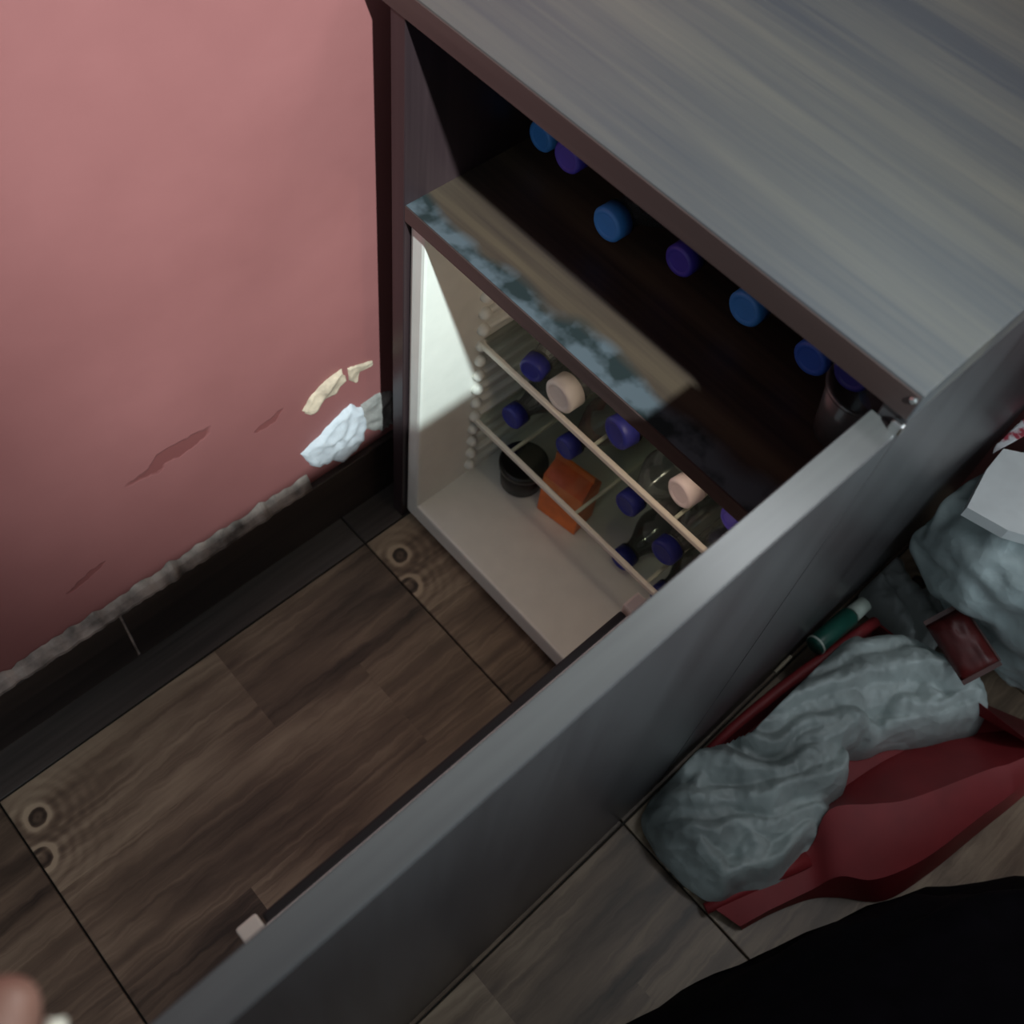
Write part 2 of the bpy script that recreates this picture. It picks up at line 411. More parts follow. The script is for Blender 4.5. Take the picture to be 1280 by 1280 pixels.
# ------------------------------------------------------------------ setting: floor of wood-look tiles
WALLX = -0.0375
JX, JY, TS, TSX = 0.020, -0.0618, 0.4993, 0.467
GAP = 0.0022
floor = obj('floor', box_bm(WALLX - 0.1, 2.6, -1.8, 1.2, -0.05, -0.004), M_GROUT)
tag(floor, kind='structure')
def tile_bm(sx, sy):
    return box_bm(0, sx, 0, sy, -0.02, 0, 0.0008, 1)
tile_mesh = None
for i in range(0, 5):
    for j in range(-3, 2):
        x0, y0 = JX + i * TSX, JY + j * TS
        if tile_mesh is None:
            t = obj('tile', tile_bm(TSX - GAP, TS - GAP), M_TILE, floor)
            tile_mesh = t.data
        else:
            t = bpy.data.objects.new('tile', tile_mesh); COL.objects.link(t); t.parent = floor
        t.location = (x0 + GAP / 2, y0 + GAP / 2, 0)
strip_mesh = None
for j in range(-3, 2):          # narrow cut tiles along the wall
    if strip_mesh is None:
        t = obj('cut_tile', tile_bm(JX - WALLX - GAP, TS - GAP), M_CUT, floor); strip_mesh = t.data
    else:
        t = bpy.data.objects.new('cut_tile', strip_mesh); COL.objects.link(t); t.parent = floor
    t.location = (WALLX + GAP / 2, JY + j * TS + GAP / 2, -0.0005)

wall_l = tag(obj('wall_left', box_bm(WALLX - 0.12, WALLX, -1.8, 1.2, -0.004, 2.6), M_WALL), kind='structure')
WBY = 0.62
wb = bmesh.new(); wb.free()
wall_b = tag(empty('wall_back', (0, WBY, 0)), kind='structure')
WX0, WX1, WZ0, WZ1 = 0.0, 1.1, 1.14, 2.1
for (a, b, c, d) in ((WALLX, 2.6, -0.004, WZ0), (WALLX, 2.6, WZ1, 2.6), (WALLX, WX0, WZ0, WZ1), (WX1, 2.6, WZ0, WZ1)):
    box('wall_panel', M_WALL, wall_b, a, b, 0, 0.12, c, d)
M_FRAME = plain('painted_window_frame', (0.35, 0.30, 0.26), 0.5)
wn = tag(empty('added_window', (0, WBY + 0.04, WZ0)), kind='structure')  # unseen window, added to account for light from behind
for (a, b, c, d) in ((WX0, WX1, 0, .05), (WX0, WX1, WZ1 - WZ0 - .05, WZ1 - WZ0), (WX0, WX0 + .05, .05, WZ1 - WZ0 - .05), (WX1 - .05, WX1, .05, WZ1 - WZ0 - .05), (0.53, 0.57, .05, WZ1 - WZ0 - .05)):
    box('window_frame', M_FRAME, wn, a, b, 0, 0.04, c, d)
for a, b in ((WX0 + .05, 0.53), (0.57, WX1 - .05)):
    box('pane', M_GLASS, wn, a, b, 0.018, 0.022, .05, WZ1 - WZ0 - .05)

# skirting: dark tiles with joints, cement bead on top
skirt = tag(empty('baseboard_left', (WALLX, 0, 0)), kind='structure')
SKH = 0.109
for j in range(-3, 2):
    y0 = -0.357 + j * TS
    box('tile', M_SKIRT, skirt, 0, 0.009, y0 + 0.0015, y0 + TS - 0.0015, 0.0005, SKH, 0.001, 1)
    box('joint', M_CEMENT, skirt, 0, 0.0075, y0 - 0.0014, y0 + 0.0014, 0.0005, SKH)
random.seed(4)
def lumpy_strip(name, mat, y0, y1, z, h, dep, parent, seed, n=150):
    """rough bead of material along the wall"""
    bm = bmesh.new(); rows = []
    for i in range(n + 1):
        y = y0 + (y1 - y0) * i / n
        k = noise.noise(Vector((y * 45, seed, 0))); k2 = noise.noise(Vector((y * 75, seed, 3)))
        hh = h * (1 + 0.35 * k + 0.35 * k2); dd = dep * (1 + 0.3 * k2)
        zz = z + 0.002 * noise.noise(Vector((y * 90, seed, 7)))
        prof = [(0.0, zz - 0.002), (dd * 0.9, zz - 0.001), (dd, zz + hh * 0.25), (dd * 0.6, zz + hh * 0.7), (0.0006, zz + hh), (-0.003, zz + hh * .5)]
        rows.append([bm.verts.new((a, y, b)) for a, b in prof])
    for i in range(n):
        for k in range(len(rows[0])):
            k1 = (k + 1) % len(rows[0])
            bm.faces.new((rows[i][k], rows[i + 1][k], rows[i + 1][k1], rows[i][k1]))
    bm.faces.new(rows[0]); bm.faces.new(rows[-1])
    return obj(name, bm, mat, parent)
bead = lumpy_strip('trim_1', M_CEMENT, -1.75, -0.10, SKH, 0.024, 0.010, None, 2.0, 420)
bead.location = (WALLX, 0, 0); tag(bead, kind='structure')

def patch(name, mat, pts, thick, parent, seed, xw=WALLX, grid=26):
    """lumpy plaster patch on the left wall; pts are (y, z) outline"""
    cy = sum(p[0] for p in pts) / len(pts); cz = sum(p[1] for p in pts) / len(pts)
    bm = bmesh.new(); rings = []
    n = 60
    def outline(t):
        t = (t % 1.0) * len(pts); i = int(t); f_ = t - i
        a, b = pts[i % len(pts)], pts[(i + 1) % len(pts)]
        return a[0] + (b[0] - a[0]) * f_, a[1] + (b[1] - a[1]) * f_
    for q in range(9):
        s = 1 - q / 9
        ring = []
        for k in range(n):
            oy, oz = outline(k / n)
            jit = 1 + 0.10 * noise.noise(Vector((k * 0.45, seed, 1)))
            y = cy + (oy - cy) * s * jit; z = cz + (oz - cz) * s * jit
            hgt = thick * (0 if q == 0 else (0.75 + 0.25 * (1 - s)) * (1 + 0.7 * noise.noise(Vector((y * 70, z * 70, seed)))))
            ring.append(bm.verts.new((xw - 0.001 + hgt, y, z)))
        rings.append(ring)
    for q in range(8):
        for k in range(n):
            bm.faces.new((rings[q][k], rings[q][(k + 1) % n], rings[q + 1][(k + 1) % n], rings[q + 1][k]))
    bm.faces.new(rings[-1])
    return obj(name, bm, mat, parent, smooth=True)
def wpx(lst):
    return [(p.y, p.z) for p in (at_x(u, v, WALLX + .003) for u, v in lst)]
patch('plaster_patch', M_PLASTER, wpx([(376, 570), (402, 545), (425, 520), (440, 506), (456, 512), (460, 530), (452, 555), (430, 576), (412, 578), (392, 586)]), 0.010, wall_l, 1.0)
patch('plaster_patch', M_GREYP, wpx([(452, 508), (475, 492), (492, 490), (492, 530), (478, 541), (456, 538)]), 0.006, wall_l, 2.0)
patch('plaster_chip', M_CHIP, wpx([(379, 516), (390, 497), (408, 478), (428, 463), (434, 472), (420, 490), (402, 504), (385, 520)]), 0.008, wall_l, 3.0)
patch('plaster_chip', M_CHIP, wpx([(436, 462), (448, 458), (468, 452), (468, 457), (450, 466), (446, 480), (438, 478)]), 0.005, wall_l, 4.0)

# ------------------------------------------------------------------ the cabinet
W, H, TOP, S, TH = 0.4822, 0.7263, 0.750, 0.5412, 0.018
DEP = 0.56
cab = tag(empty('drinks_cabinet', (0, 0, 0)), 'dark brown wood-laminate cabinet with an open shelf and its door swung wide open', 'cabinet')
box('tabletop', M_TOP, cab, -0.020, W, 0, DEP, H, TOP, 0.0012, 2)
box('front_edge_band', M_EDGE, cab, -0.020, W - 0.001, -0.0012, 0.0, H + 0.001, TOP - 0.0015)
box('side_panel', M_LAM_Z, cab, 0, TH, 0.0, DEP, 0, H, 0.0008, 1)
box('side_panel', M_DOOR, cab, W - TH, W, 0.0006, DEP, 0, H, 0.0008, 1)
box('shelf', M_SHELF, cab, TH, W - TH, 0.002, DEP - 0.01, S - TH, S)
box('shelf_edge_band', M_EDGE, cab, TH, W - TH, 0.0005, 0.002, S - TH, S - 0.0005)
box('back_panel', M_LAM_Z, cab, TH, W - TH, DEP - 0.008, DEP, 0.0, H)
# open door, at right angles to the cabinet front
DT, DZ0, DZ1, DLEN = 0.0223, 0.006, 0.7152, 0.505
door = box('door', M_DOOR, cab, W - DT, W, -DLEN, -0.0006, DZ0, DZ1, 0.0014, 2)
M_DOOREDGE = laminate('grey_door_edge_band', (0.060, 0.056, 0.056), (0.095, 0.090, 0.088), 1, rough=0.22, spec=0.8)
box('edge_band', M_DOOREDGE, door, W - DT + 0.001, W - 0.0012, -DLEN + 0.001, -0.001, DZ1 - 0.0004, DZ1 + 0.0004)
# cup hinge and its screws at the top corner
for yy, zz in ((-0.0012, 0.744),):
    sb = lathe_bm([(0, 0.0), (0.0026, 0.0), (0.0026, 0.0010), (0.0018, 0.0018), (0, 0.0020)], 14, 'Y')
    o = obj('screw', sb, M_METAL, cab); o.location = (W - 0.0035, yy, zz); o.rotation_euler = (math.pi, 0, 0)
pb = box_bm(W - 0.007, W + 0.0012, -0.0055, -0.0004, 0.7152, 0.7245, 0.0015, 2)
obj('hinge_pin', pb, M_METAL, cab)

# ------------------------------------------------------------------ the small fridge
FX0, FX1, FY0, FY1 = 0.0195, 0.4625, 0.006, 0.50
IX0, IX1, IY1, IZ0, IZ1 = 0.040, 0.445, 0.36, 0.045, 0.507
FZ0, FZ1 = 0.012, 0.5215
fr = tag(empty('mini_fridge', (0.24, 0.25, 0)), 'small open cream fridge with glass shelves standing inside the dark cabinet', 'fridge')
def fbox(name, mat, x0, x1, y0, y1, z0, z1, bev=0.0, seg=2, parent=None):
    o = box(name, mat, parent or fr, x0 - 0.24, x1 - 0.24, y0 - 0.25, y1 - 0.25, z0, z1, bev, seg)
    return o
def fchild(name, mat, parent, x0, x1, y0, y1, z0, z1, bev=0.0, seg=2):
    return box(name, mat, parent, x0 - 0.24, x1 - 0.24, y0 - 0.25, y1 - 0.25, z0, z1, bev, seg)
fbox('left_wall', M_FRIDGE, FX0, IX0, FY0, FY1, FZ0, FZ1, 0.004)
fbox('right_wall', M_FRIDGE, IX1, FX1, FY0, FY1, FZ0, FZ1, 0.004)
fbox('base', M_FRIDGE, IX0 - 0.004, IX1 + 0.004, FY0, FY1, FZ0, IZ0, 0.004)
fbox('roof', M_FRIDGE, IX0 - 0.004, IX1 + 0.004, 0.016, FY1, IZ1, FZ1, 0.002)
fbox('back_wall', M_FRIDGE, IX0 - 0.002, IX1 + 0.002, IY1, FY1 - 0.01, IZ0 - 0.002, IZ1 + 0.002)
for xx in (FX0 + 0.03, FX1 - 0.03):
    for yy in (0.06, 0.44):
        lb = lathe_bm([(0.012, 0.0), (0.014, 0.004), (0.014, FZ0 + 0.003)], 16)
        o = obj('foot', lb, M_GASKET, fr); o.location = (xx - 0.24, yy - 0.25, 0)
# moulded shelf runners: ribs with a rounded bead at the front end
nr = 16
rib_mesh = None
for side in (0, 1):
    for k in range(nr):
        zc = 0.066 + k * 0.0265
        if rib_mesh is None:
            bm = box_bm(-0.004, 0.0065, 0.090, IY1, -0.0042, 0.0042, 0.003, 2)
            s = bmesh.ops.create_uvsphere(bm, u_segments=12, v_segments=8, radius=0.0078)
            for v in s['verts']: v.co += Vector((0.0025, 0.0905, 0))
            o = obj('shelf_runner', bm, M_FRIDGE, fr, smooth=True); rib_mesh = o.data
        else:
            o = bpy.data.objects.new('shelf_runner', rib_mesh); COL.objects.link(o); o.parent = fr
        o.location = ((IX0 if side == 0 else IX1) - 0.24, -0.25, zc)
        if side: o.scale = (-1, 1, 1)
# lamp and housing added under the fridge roof to warm the interior
fbox('added_lamp_housing', M_TRIM, 0.28, 0.33, 0.030, 0.055, IZ1 - 0.012, IZ1 + 0.001, 0.003)
fl_l = bpy.data.lights.new('fridge_fill', 'POINT'); fl_l.energy = 0.23; fl_l.color = (1.0, 0.84, 0.66); fl_l.shadow_soft_size = 0.012
fl_o = bpy.data.objects.new('fridge_fill', fl_l); COL.objects.link(fl_o); fl_o.location = (0.305, 0.043, IZ1 - 0.028)
# glass shelves with cream front trims
SH1, SH2 = 0.310, 0.170
for zs in (SH1, SH2):
    g = fbox('glass_shelf', M_GLASS, IX0 + 0.001, IX1 - 0.001, 0.092, IY1 - 0.004, zs - 0.0045, zs)
    fchild('front_trim', M_TRIM, g, IX0 + 0.001, IX1 - 0.001, 0.086, 0.092, zs - 0.0055, zs + 0.0025, 0.0012, 1)
    for xb in (0.105, 0.215, 0.33):
        fchild('cross_bar', M_TRIM, g, xb - 0.002, xb + 0.002, 0.092, IY1 - 0.006, zs - 0.0075, zs - 0.0045)
# fridge door, fixed to the inside of the cabinet door
fd = fbox('fridge_door', M_FRIDGE, W - DT - 0.046, W - DT - 0.0002, -0.436, -0.106, 0.03, 0.500, 0.004)
fchild('gasket', M_GASKET, fd, W - DT - 0.0525, W - DT - 0.045, -0.432, -0.110, 0.05, 0.497, 0.002)
fchild('corner_bracket', M_TRIM, fd, W - DT - 0.055, W - DT - 0.030, -0.449, -0.434, 0.486, 0.500, 0.002)
fchild('corner_bracket', M_TRIM, fd, W - DT - 0.054, W - DT - 0.030, -0.107, -0.090, 0.486, 0.500, 0.002)

# ------------------------------------------------------------------ bottles
def bottle_parts(cap_r=0.0150, body_r=0.031, length=0.205, cap_h=0.016, shoulder=0.045):
    """profile along +Y, the cap's face at y = 0"""
    neck = cap_r * 0.80
    cap = lathe_bm([(0, 0.0012), (cap_r * 0.62, 0.0010), (cap_r * 0.70, 0), (cap_r * 0.88, 0), (cap_r, 0.0022), (cap_r, cap_h), (neck, cap_h)], 32, 'Y', rib=None)
    ring = lathe_bm([(neck, cap_h + 0.001), (neck + 0.0028, cap_h + 0.001), (neck + 0.0028, cap_h + 0.0035), (neck, cap_h + 0.0035)], 24, 'Y')
    prof = [(neck, cap_h), (neck, cap_h + 0.008)]
    y0 = cap_h + 0.008
    for i in range(1, 9):
        t = i / 8
        prof.append((neck + (body_r - neck) * (0.5 - 0.5 * math.cos(math.pi * t)), y0 + shoulder * t))
    yb = y0 + shoulder
    for i in range(5):                         # waisted grip bands
        ya = yb + (length - yb - 0.02) * (i + 0.5) / 5
        prof += [(body_r, ya - 0.008), (body_r - 0.0015, ya), (body_r, ya + 0.008)]
    prof += [(body_r, length - 0.012), (body_r * 0.9, length - 0.003), (body_r * 0.6, length), (0, length - 0.004)]
    body = lathe_bm(prof, 28, 'Y')
    return cap, ring, body
def bottle(pos, cap_mat_, label, group, cat='bottle', yaw=0.0, name='bottle', body_mat=None, lab=None, **kw):
    cap, ring, body = bottle_parts(**kw)
    e = empty(name, pos, (0, 0, yaw))
    obj('body', body, body_mat or M_PET, e, smooth=True)
    c = obj('cap', cap, cap_mat_, e)
    for p in c.data.polygons: p.use_smooth = len(p.vertices) == 4
    obj('neck_ring', ring, body_mat or M_PET, e)
    if lab:
        r = kw.get('body_r', 0.031) + 0.0006; ln = kw.get('length', 0.205)
        obj('label_band', lathe_bm([(r - .002, ln * 0.50), (r, ln * 0.50), (r, ln * 0.78), (r - .002, ln * 0.78)], 28, 'Y'), lab, e, smooth=True)
    return tag(e, label, cat, group)
G1 = 'bottles lying on the open shelf'
def shelf_bottle(u, v, mat, label, yaw=0.0, r=0.031, dz=0.0, **kw):
    z = S + r + 0.0006 + dz
    p = at_z(u, v, z)
    return bottle(p, mat, label, G1, yaw=yaw, body_r=r, **kw)
shelf_bottle(674, 172, M_CAP_SKY, 'blue-capped clear bottle lying on the open shelf, nearest the red wall', yaw=-0.03, r=0.029)
shelf_bottle(707, 198, M_CAP_PURPLE, 'violet-capped clear bottle lying on top of the blue-capped one nearest the red wall', r=0.030, dz=0.036)
shelf_bottle(757, 282, M_CAP_SKY, 'bright sky-blue-capped bottle lying between the two violet-capped ones on the open shelf', yaw=-0.02, r=0.031, cap_r=0.0165)
shelf_bottle(847, 328, M_CAP_PURPLE, 'violet-capped clear bottle lying between two blue-capped ones in the middle of the open shelf', yaw=0.0)
shelf_bottle(929, 388, M_CAP_SKY, 'blue-capped bottle with a pale ring on its cap, between violet and royal-blue caps', yaw=0.0, cap_r=0.0165)
shelf_bottle(1011, 450, M_CAP_BLUE, 'royal-blue-capped clear bottle lying on the open shelf beside the clear cup', yaw=0.0, cap_r=0.016, r=0.030)
shelf_bottle(1092, 500, M_CAP_BLUE, 'dark blue-capped bottle lying behind the clear cup, at the open door', yaw=0.02, r=0.0265)
p = at_z(1062, 470, S + 0.083)
bottle(p, M_CAP_NAVY, 'navy-capped bottle lying on top of two others near the open door', G1, body_r=0.029)

# clear plastic cup standing on the open shelf
cp = at_z(1046, 540, S)
cup = tag(empty('plastic_cup', (cp.x, cp.y, S)), 'empty clear plastic cup standing on the open shelf by the door', 'cup')
M_CUP = clear('cup_plastic', (0.85, 0.87, 0.88), 0.08, 0.2, white=0.12)
obj('wall', lathe_bm([(0.0, 0.001), (0.020, 0.001), (0.027, 0.058), (0.0262, 0.058), (0.0192, 0.002), (0.0, 0.002)], 32), M_CUP, cup, smooth=True)
obj('rim', lathe_bm([(0.0262, 0.057), (0.0288, 0.057), (0.0292, 0.0585), (0.0285, 0.060), (0.0262, 0.060), (0.0262, 0.057)], 32), M_CUP, cup, smooth=True)

# bottles and packs in the fridge
G2 = 'bottles lying in the mini fridge'
def fridge_bottle(u, v, zs, mat, label, r=0.029, yaw=0.0, **kw):
    z = zs + r + 0.0008
    return bottle(at_z(u, v, z), mat, label, G2, yaw=yaw, body_r=r, **kw)
M_DARKBODY = plain('shadow_black_bottle', (0.010, 0.008, 0.008), 0.2)  # black body colour stands for the shadow inside the shelf
M_LAB_WHITE = plain('pale_bottle_label', (0.62, 0.58, 0.56), 0.5)
M_LAB_RED = plain('rust_bottle_label', (0.32, 0.07, 0.04), 0.5)
M_PINKBODY = plain('mauve_bottle', (0.12, 0.07, 0.08), 0.3)
M_WHITEBODY = plain('milky_bottle', (0.34, 0.29, 0.28), 0.4)
fridge_bottle(663, 465, SH1, M_CAP_NAVY, 'navy-capped bottle on the top glass shelf beside the white-capped jar', r=0.024, yaw=0.22, length=0.19)
fridge_bottle(697, 497, SH1, M_CAP_WHITE, 'bottle with a wide off-white cap on the top glass shelf', r=0.0235, yaw=-0.03, cap_r=0.0200, cap_h=0.020, length=0.19)
fridge_bottle(768, 543, SH1, M_CAP_NAVY, 'bottle with a wide navy cap on the top glass shelf, shelf shadow painted as its black body', r=0.031, yaw=-0.18, cap_r=0.0185, cap_h=0.018, body_mat=M_DARKBODY, length=0.20)
fridge_bottle(848, 618, SH1, M_CAP_PINK, 'milky bottle with a pale pinkish-white cap on the top glass shelf', r=0.020, yaw=-0.12, cap_r=0.0172, cap_h=0.019, body_mat=M_WHITEBODY, length=0.17)
fridge_bottle(912, 652, SH1, M_CAP_PURPLE, 'mauve bottle at the door end of the top glass shelf', r=0.022, yaw=-0.15, body_mat=M_PINKBODY, length=0.19)
fridge_bottle(637, 524, SH2, M_CAP_NAVY, 'navy-capped clear bottle on the lower glass shelf above the black tub', r=0.028, yaw=0.02)
fridge_bottle(704, 562, SH2, M_CAP_NAVY, 'navy-capped bottle with a rust-red label on the lower glass shelf above the orange carton', r=0.030, yaw=-0.05, lab=M_LAB_RED)
fridge_bottle(781, 633, SH2, M_CAP_NAVY, 'navy-capped clear bottle lying alone in the middle of the lower glass shelf', r=0.030, cap_r=0.0158, lab=M_LAB_WHITE)
fridge_bottle(827, 693, SH2, M_CAP_NAVY, 'large navy-capped clear bottle at the door end of the lower glass shelf', r=0.031, cap_r=0.0165)
fridge_bottle(774, 702, IZ0, M_CAP_NAVY, 'navy-capped bottle lying on the fridge floor, clear of the door edge', r=0.027)
fridge_bottle(822, 748, IZ0, M_CAP_NAVY, 'navy-capped bottle lying on the fridge floor, half hidden by the door edge', r=0.027)

M_ORANGE = plain('orange_carton_board', (0.90, 0.20, 0.04), 0.4, noise_amt=0.25, scale=30)
M_ORANGE2 = plain('deep_orange_board', (0.72, 0.12, 0.02), 0.4, noise_amt=0.25, scale=40)
oc = at_z(716, 598, 0.125)
car = tag(empty('drink_carton', (oc.x, oc.y, IZ0), (0, 0, 0.15)), 'small bright orange drink carton standing on the fridge floor', 'carton')
bm = box_bm(-0.030, 0.030, -0.020, 0.020, 0.0005, 0.080, 0.001, 1)
obj('body', bm, M_ORANGE, car)
bm = bmesh.new()
vs = [bm.verts.new(c) for c in ((-0.030, -0.020, 0.080), (0.030, -0.020, 0.080), (0.030, 0.020, 0.080), (-0.030, 0.020, 0.080), (-0.028, -0.001, 0.100), (0.028, -0.001, 0.100), (0.028, 0.001, 0.100), (-0.028, 0.001, 0.100))]
for f_ in ((0, 1, 5, 4), (2, 3, 7, 6), (1, 2, 6, 5), (3, 0, 4, 7), (4, 5, 6, 7), (3, 2, 1, 0)):
    bm.faces.new([vs[i] for i in f_])
obj('folded_top', bm, M_ORANGE2, car)
box('top_seam', M_ORANGE, car, -0.029, 0.029, -0.0012, 0.0012, 0.098, 0.110)

bt = at_z(655, 578, 0.09)
tub = tag(empty('black_tub', (bt.x, bt.y, IZ0)), 'small black tub standing on the fridge floor beside the orange carton', 'tub')
M_TUB = plain('black_tub_plastic', (0.010, 0.009, 0.008), 0.35)
obj('body', lathe_bm([(0.022, 0.0005), (0.027, 0.004), (0.030, 0.045), (0.024, 0.045)], 28), M_TUB, tub, smooth=True)
obj('lid', lathe_bm([(0.0318, 0.040), (0.0318, 0.047), (0.029, 0.0495), (0.026, 0.0480), (0.0, 0.0480)], 28), M_TUB, tub, smooth=True)

# ------------------------------------------------------------------ red dustpan
pan = tag(empty('dustpan', (0.6, 0.1, 0)), 'red plastic dustpan heaped with a crumpled white bag, on the floor by the cabinet', 'dustpan')
pr = Vector((0.6, 0.1, 0))
Rt = [  # inner foot, ridge, flange edge, skirt: (u, v, z)
    ((882, 1128, .006), (886, 1131, .014), (924, 1157, .010), (927, 1160, .002)),
    ((952, 1090, .010), (958, 1088, .028), (962, 1136, .020), (964, 1140, .002)),
    ((1004, 1064, .012), (1012, 1063, .036), (1014, 1111, .026), (1012, 1122, .002)),
    ((1026, 1012, .012), (1038, 1013, .074), (1050, 1094, .050), (1050, 1120, .002)),
    ((1080, 968, .012), (1092, 1006, .080), (1094, 1098, .054), (1104, 1124, .002)),
    ((1134, 938, .012), (1139, 999, .084), (1155, 1072, .055), (1160, 1090, .002)),
    ((1188, 921, .012), (1231, 964, .086), (1221, 1022, .056), (1226, 1036, .002)),
    ((1250, 915, .014), (1262, 955, .086), (1262, 992, .060), (1266, 1004, .002)),
    ((1290, 905, .016), (1300, 938, .084), (1302, 958, .066), (1304, 970, .002))]
Lt = [(872, 951, .022), (890, 934, .036), (915, 911, .046), (940, 890, .052), (975, 862, .057), (1010, 836, .062), (1040, 815, .064), (1070, 794, .066), (1095, 777, .066)]
sec = []
for k in range(9):
    t = at_z(*Lt[k]); t.x = max(t.x, 0.497)
    i_, r_, o_, s_ = (at_z(*q) for q in Rt[k])
    lo = Vector((t.x + 0.010, t.y, 0.010 if k else 0.005))
    lf = Vector((t.x + 0.028, t.y - 0.002, 0.010 if k else 0.005))
    mid = (lf + i_) / 2; mid.z = 0.010 if k else 0.005
    sec.append([t, lo, lf, mid, i_, r_, o_, s_])
def catmull(c, n=5):
    out = []
    for k in range(len(c) - 1):
        p0, p1, p2, p3 = c[max(k - 1, 0)], c[k], c[k + 1], c[min(k + 2, len(c) - 1)]
        for q in range(n):
            u = q / n
            out.append([0.5 * ((2 * b_) + (-a_ + c_) * u + (2 * a_ - 5 * b_ + 4 * c_ - d_) * u * u + (-a_ + 3 * b_ - 3 * c_ + d_) * u ** 3) for a_, b_, c_, d_ in zip(p0, p1, p2, p3)])
    out.append(c[-1])
    return out
sec = catmull(sec)
bm = bmesh.new()
rows = [[bm.verts.new(c - pr) for c in r_] for r_ in sec]
for k in range(len(rows) - 1):
    for c in range(7):
        bm.faces.new((rows[k][c], rows[k][c + 1], rows[k + 1][c + 1], rows[k + 1][c]))
bm.faces.new([rows[-1][c] for c in range(0, 6)])
panm = obj('scoop', bm, M_RED, pan, smooth=True)
sd = panm.modifiers.new('thickness', 'SOLIDIFY'); sd.thickness = 0.0035; sd.offset = 0
es = panm.modifiers.new('crease', 'EDGE_SPLIT'); es.split_angle = math.radians(32)
# rolled rim along the low side wall
def tube_bm(pts, rad, n=10, closed_ends=True):
    bm = bmesh.new(); rings = []
    for i, q in enumerate(pts):
        a = pts[max(i - 1, 0)]; b = pts[min(i + 1, len(pts) - 1)]
        d = (Vector(b) - Vector(a)).normalized()
        s = d.cross(Vector((0, 0, 1)))
        if s.length < 1e-4: s = d.cross(Vector((0, 1, 0)))
        s.normalize(); t = s.cross(d)
        rr = rad[i] if isinstance(rad, (list, tuple)) else rad
        rings.append([bm.verts.new(Vector(q) + s * (rr * math.cos(2 * math.pi * k / n)) + t * (rr * math.sin(2 * math.pi * k / n))) for k in range(n)])
    for i in range(len(rings) - 1):
        for k in range(n):
            bm.faces.new((rings[i][k], rings[i][(k + 1) % n], rings[i + 1][(k + 1) % n], rings[i + 1][k]))
    bm.faces.new(rings[0]); bm.faces.new(rings[-1])
    return bm
lim = []
for q in Lt:
    t = at_z(*q); t.x = max(t.x, 0.497); lim.append(t - pr)
obj('rim', tube_bm(lim, [0.004, .005, .006, .0065, .007, .007, .007, .007, .007]), M_RED, pan, smooth=True)
tip = [at_z(u, v, z) - pr for u, v, z in ((882, 1136, .010), (920, 1116, .016), (962, 1096, .024), (1010, 1074, .032))]
obj('front_lip', tube_bm(tip, [0.006, .008, .009, .009]), M_RED, pan, smooth=True)

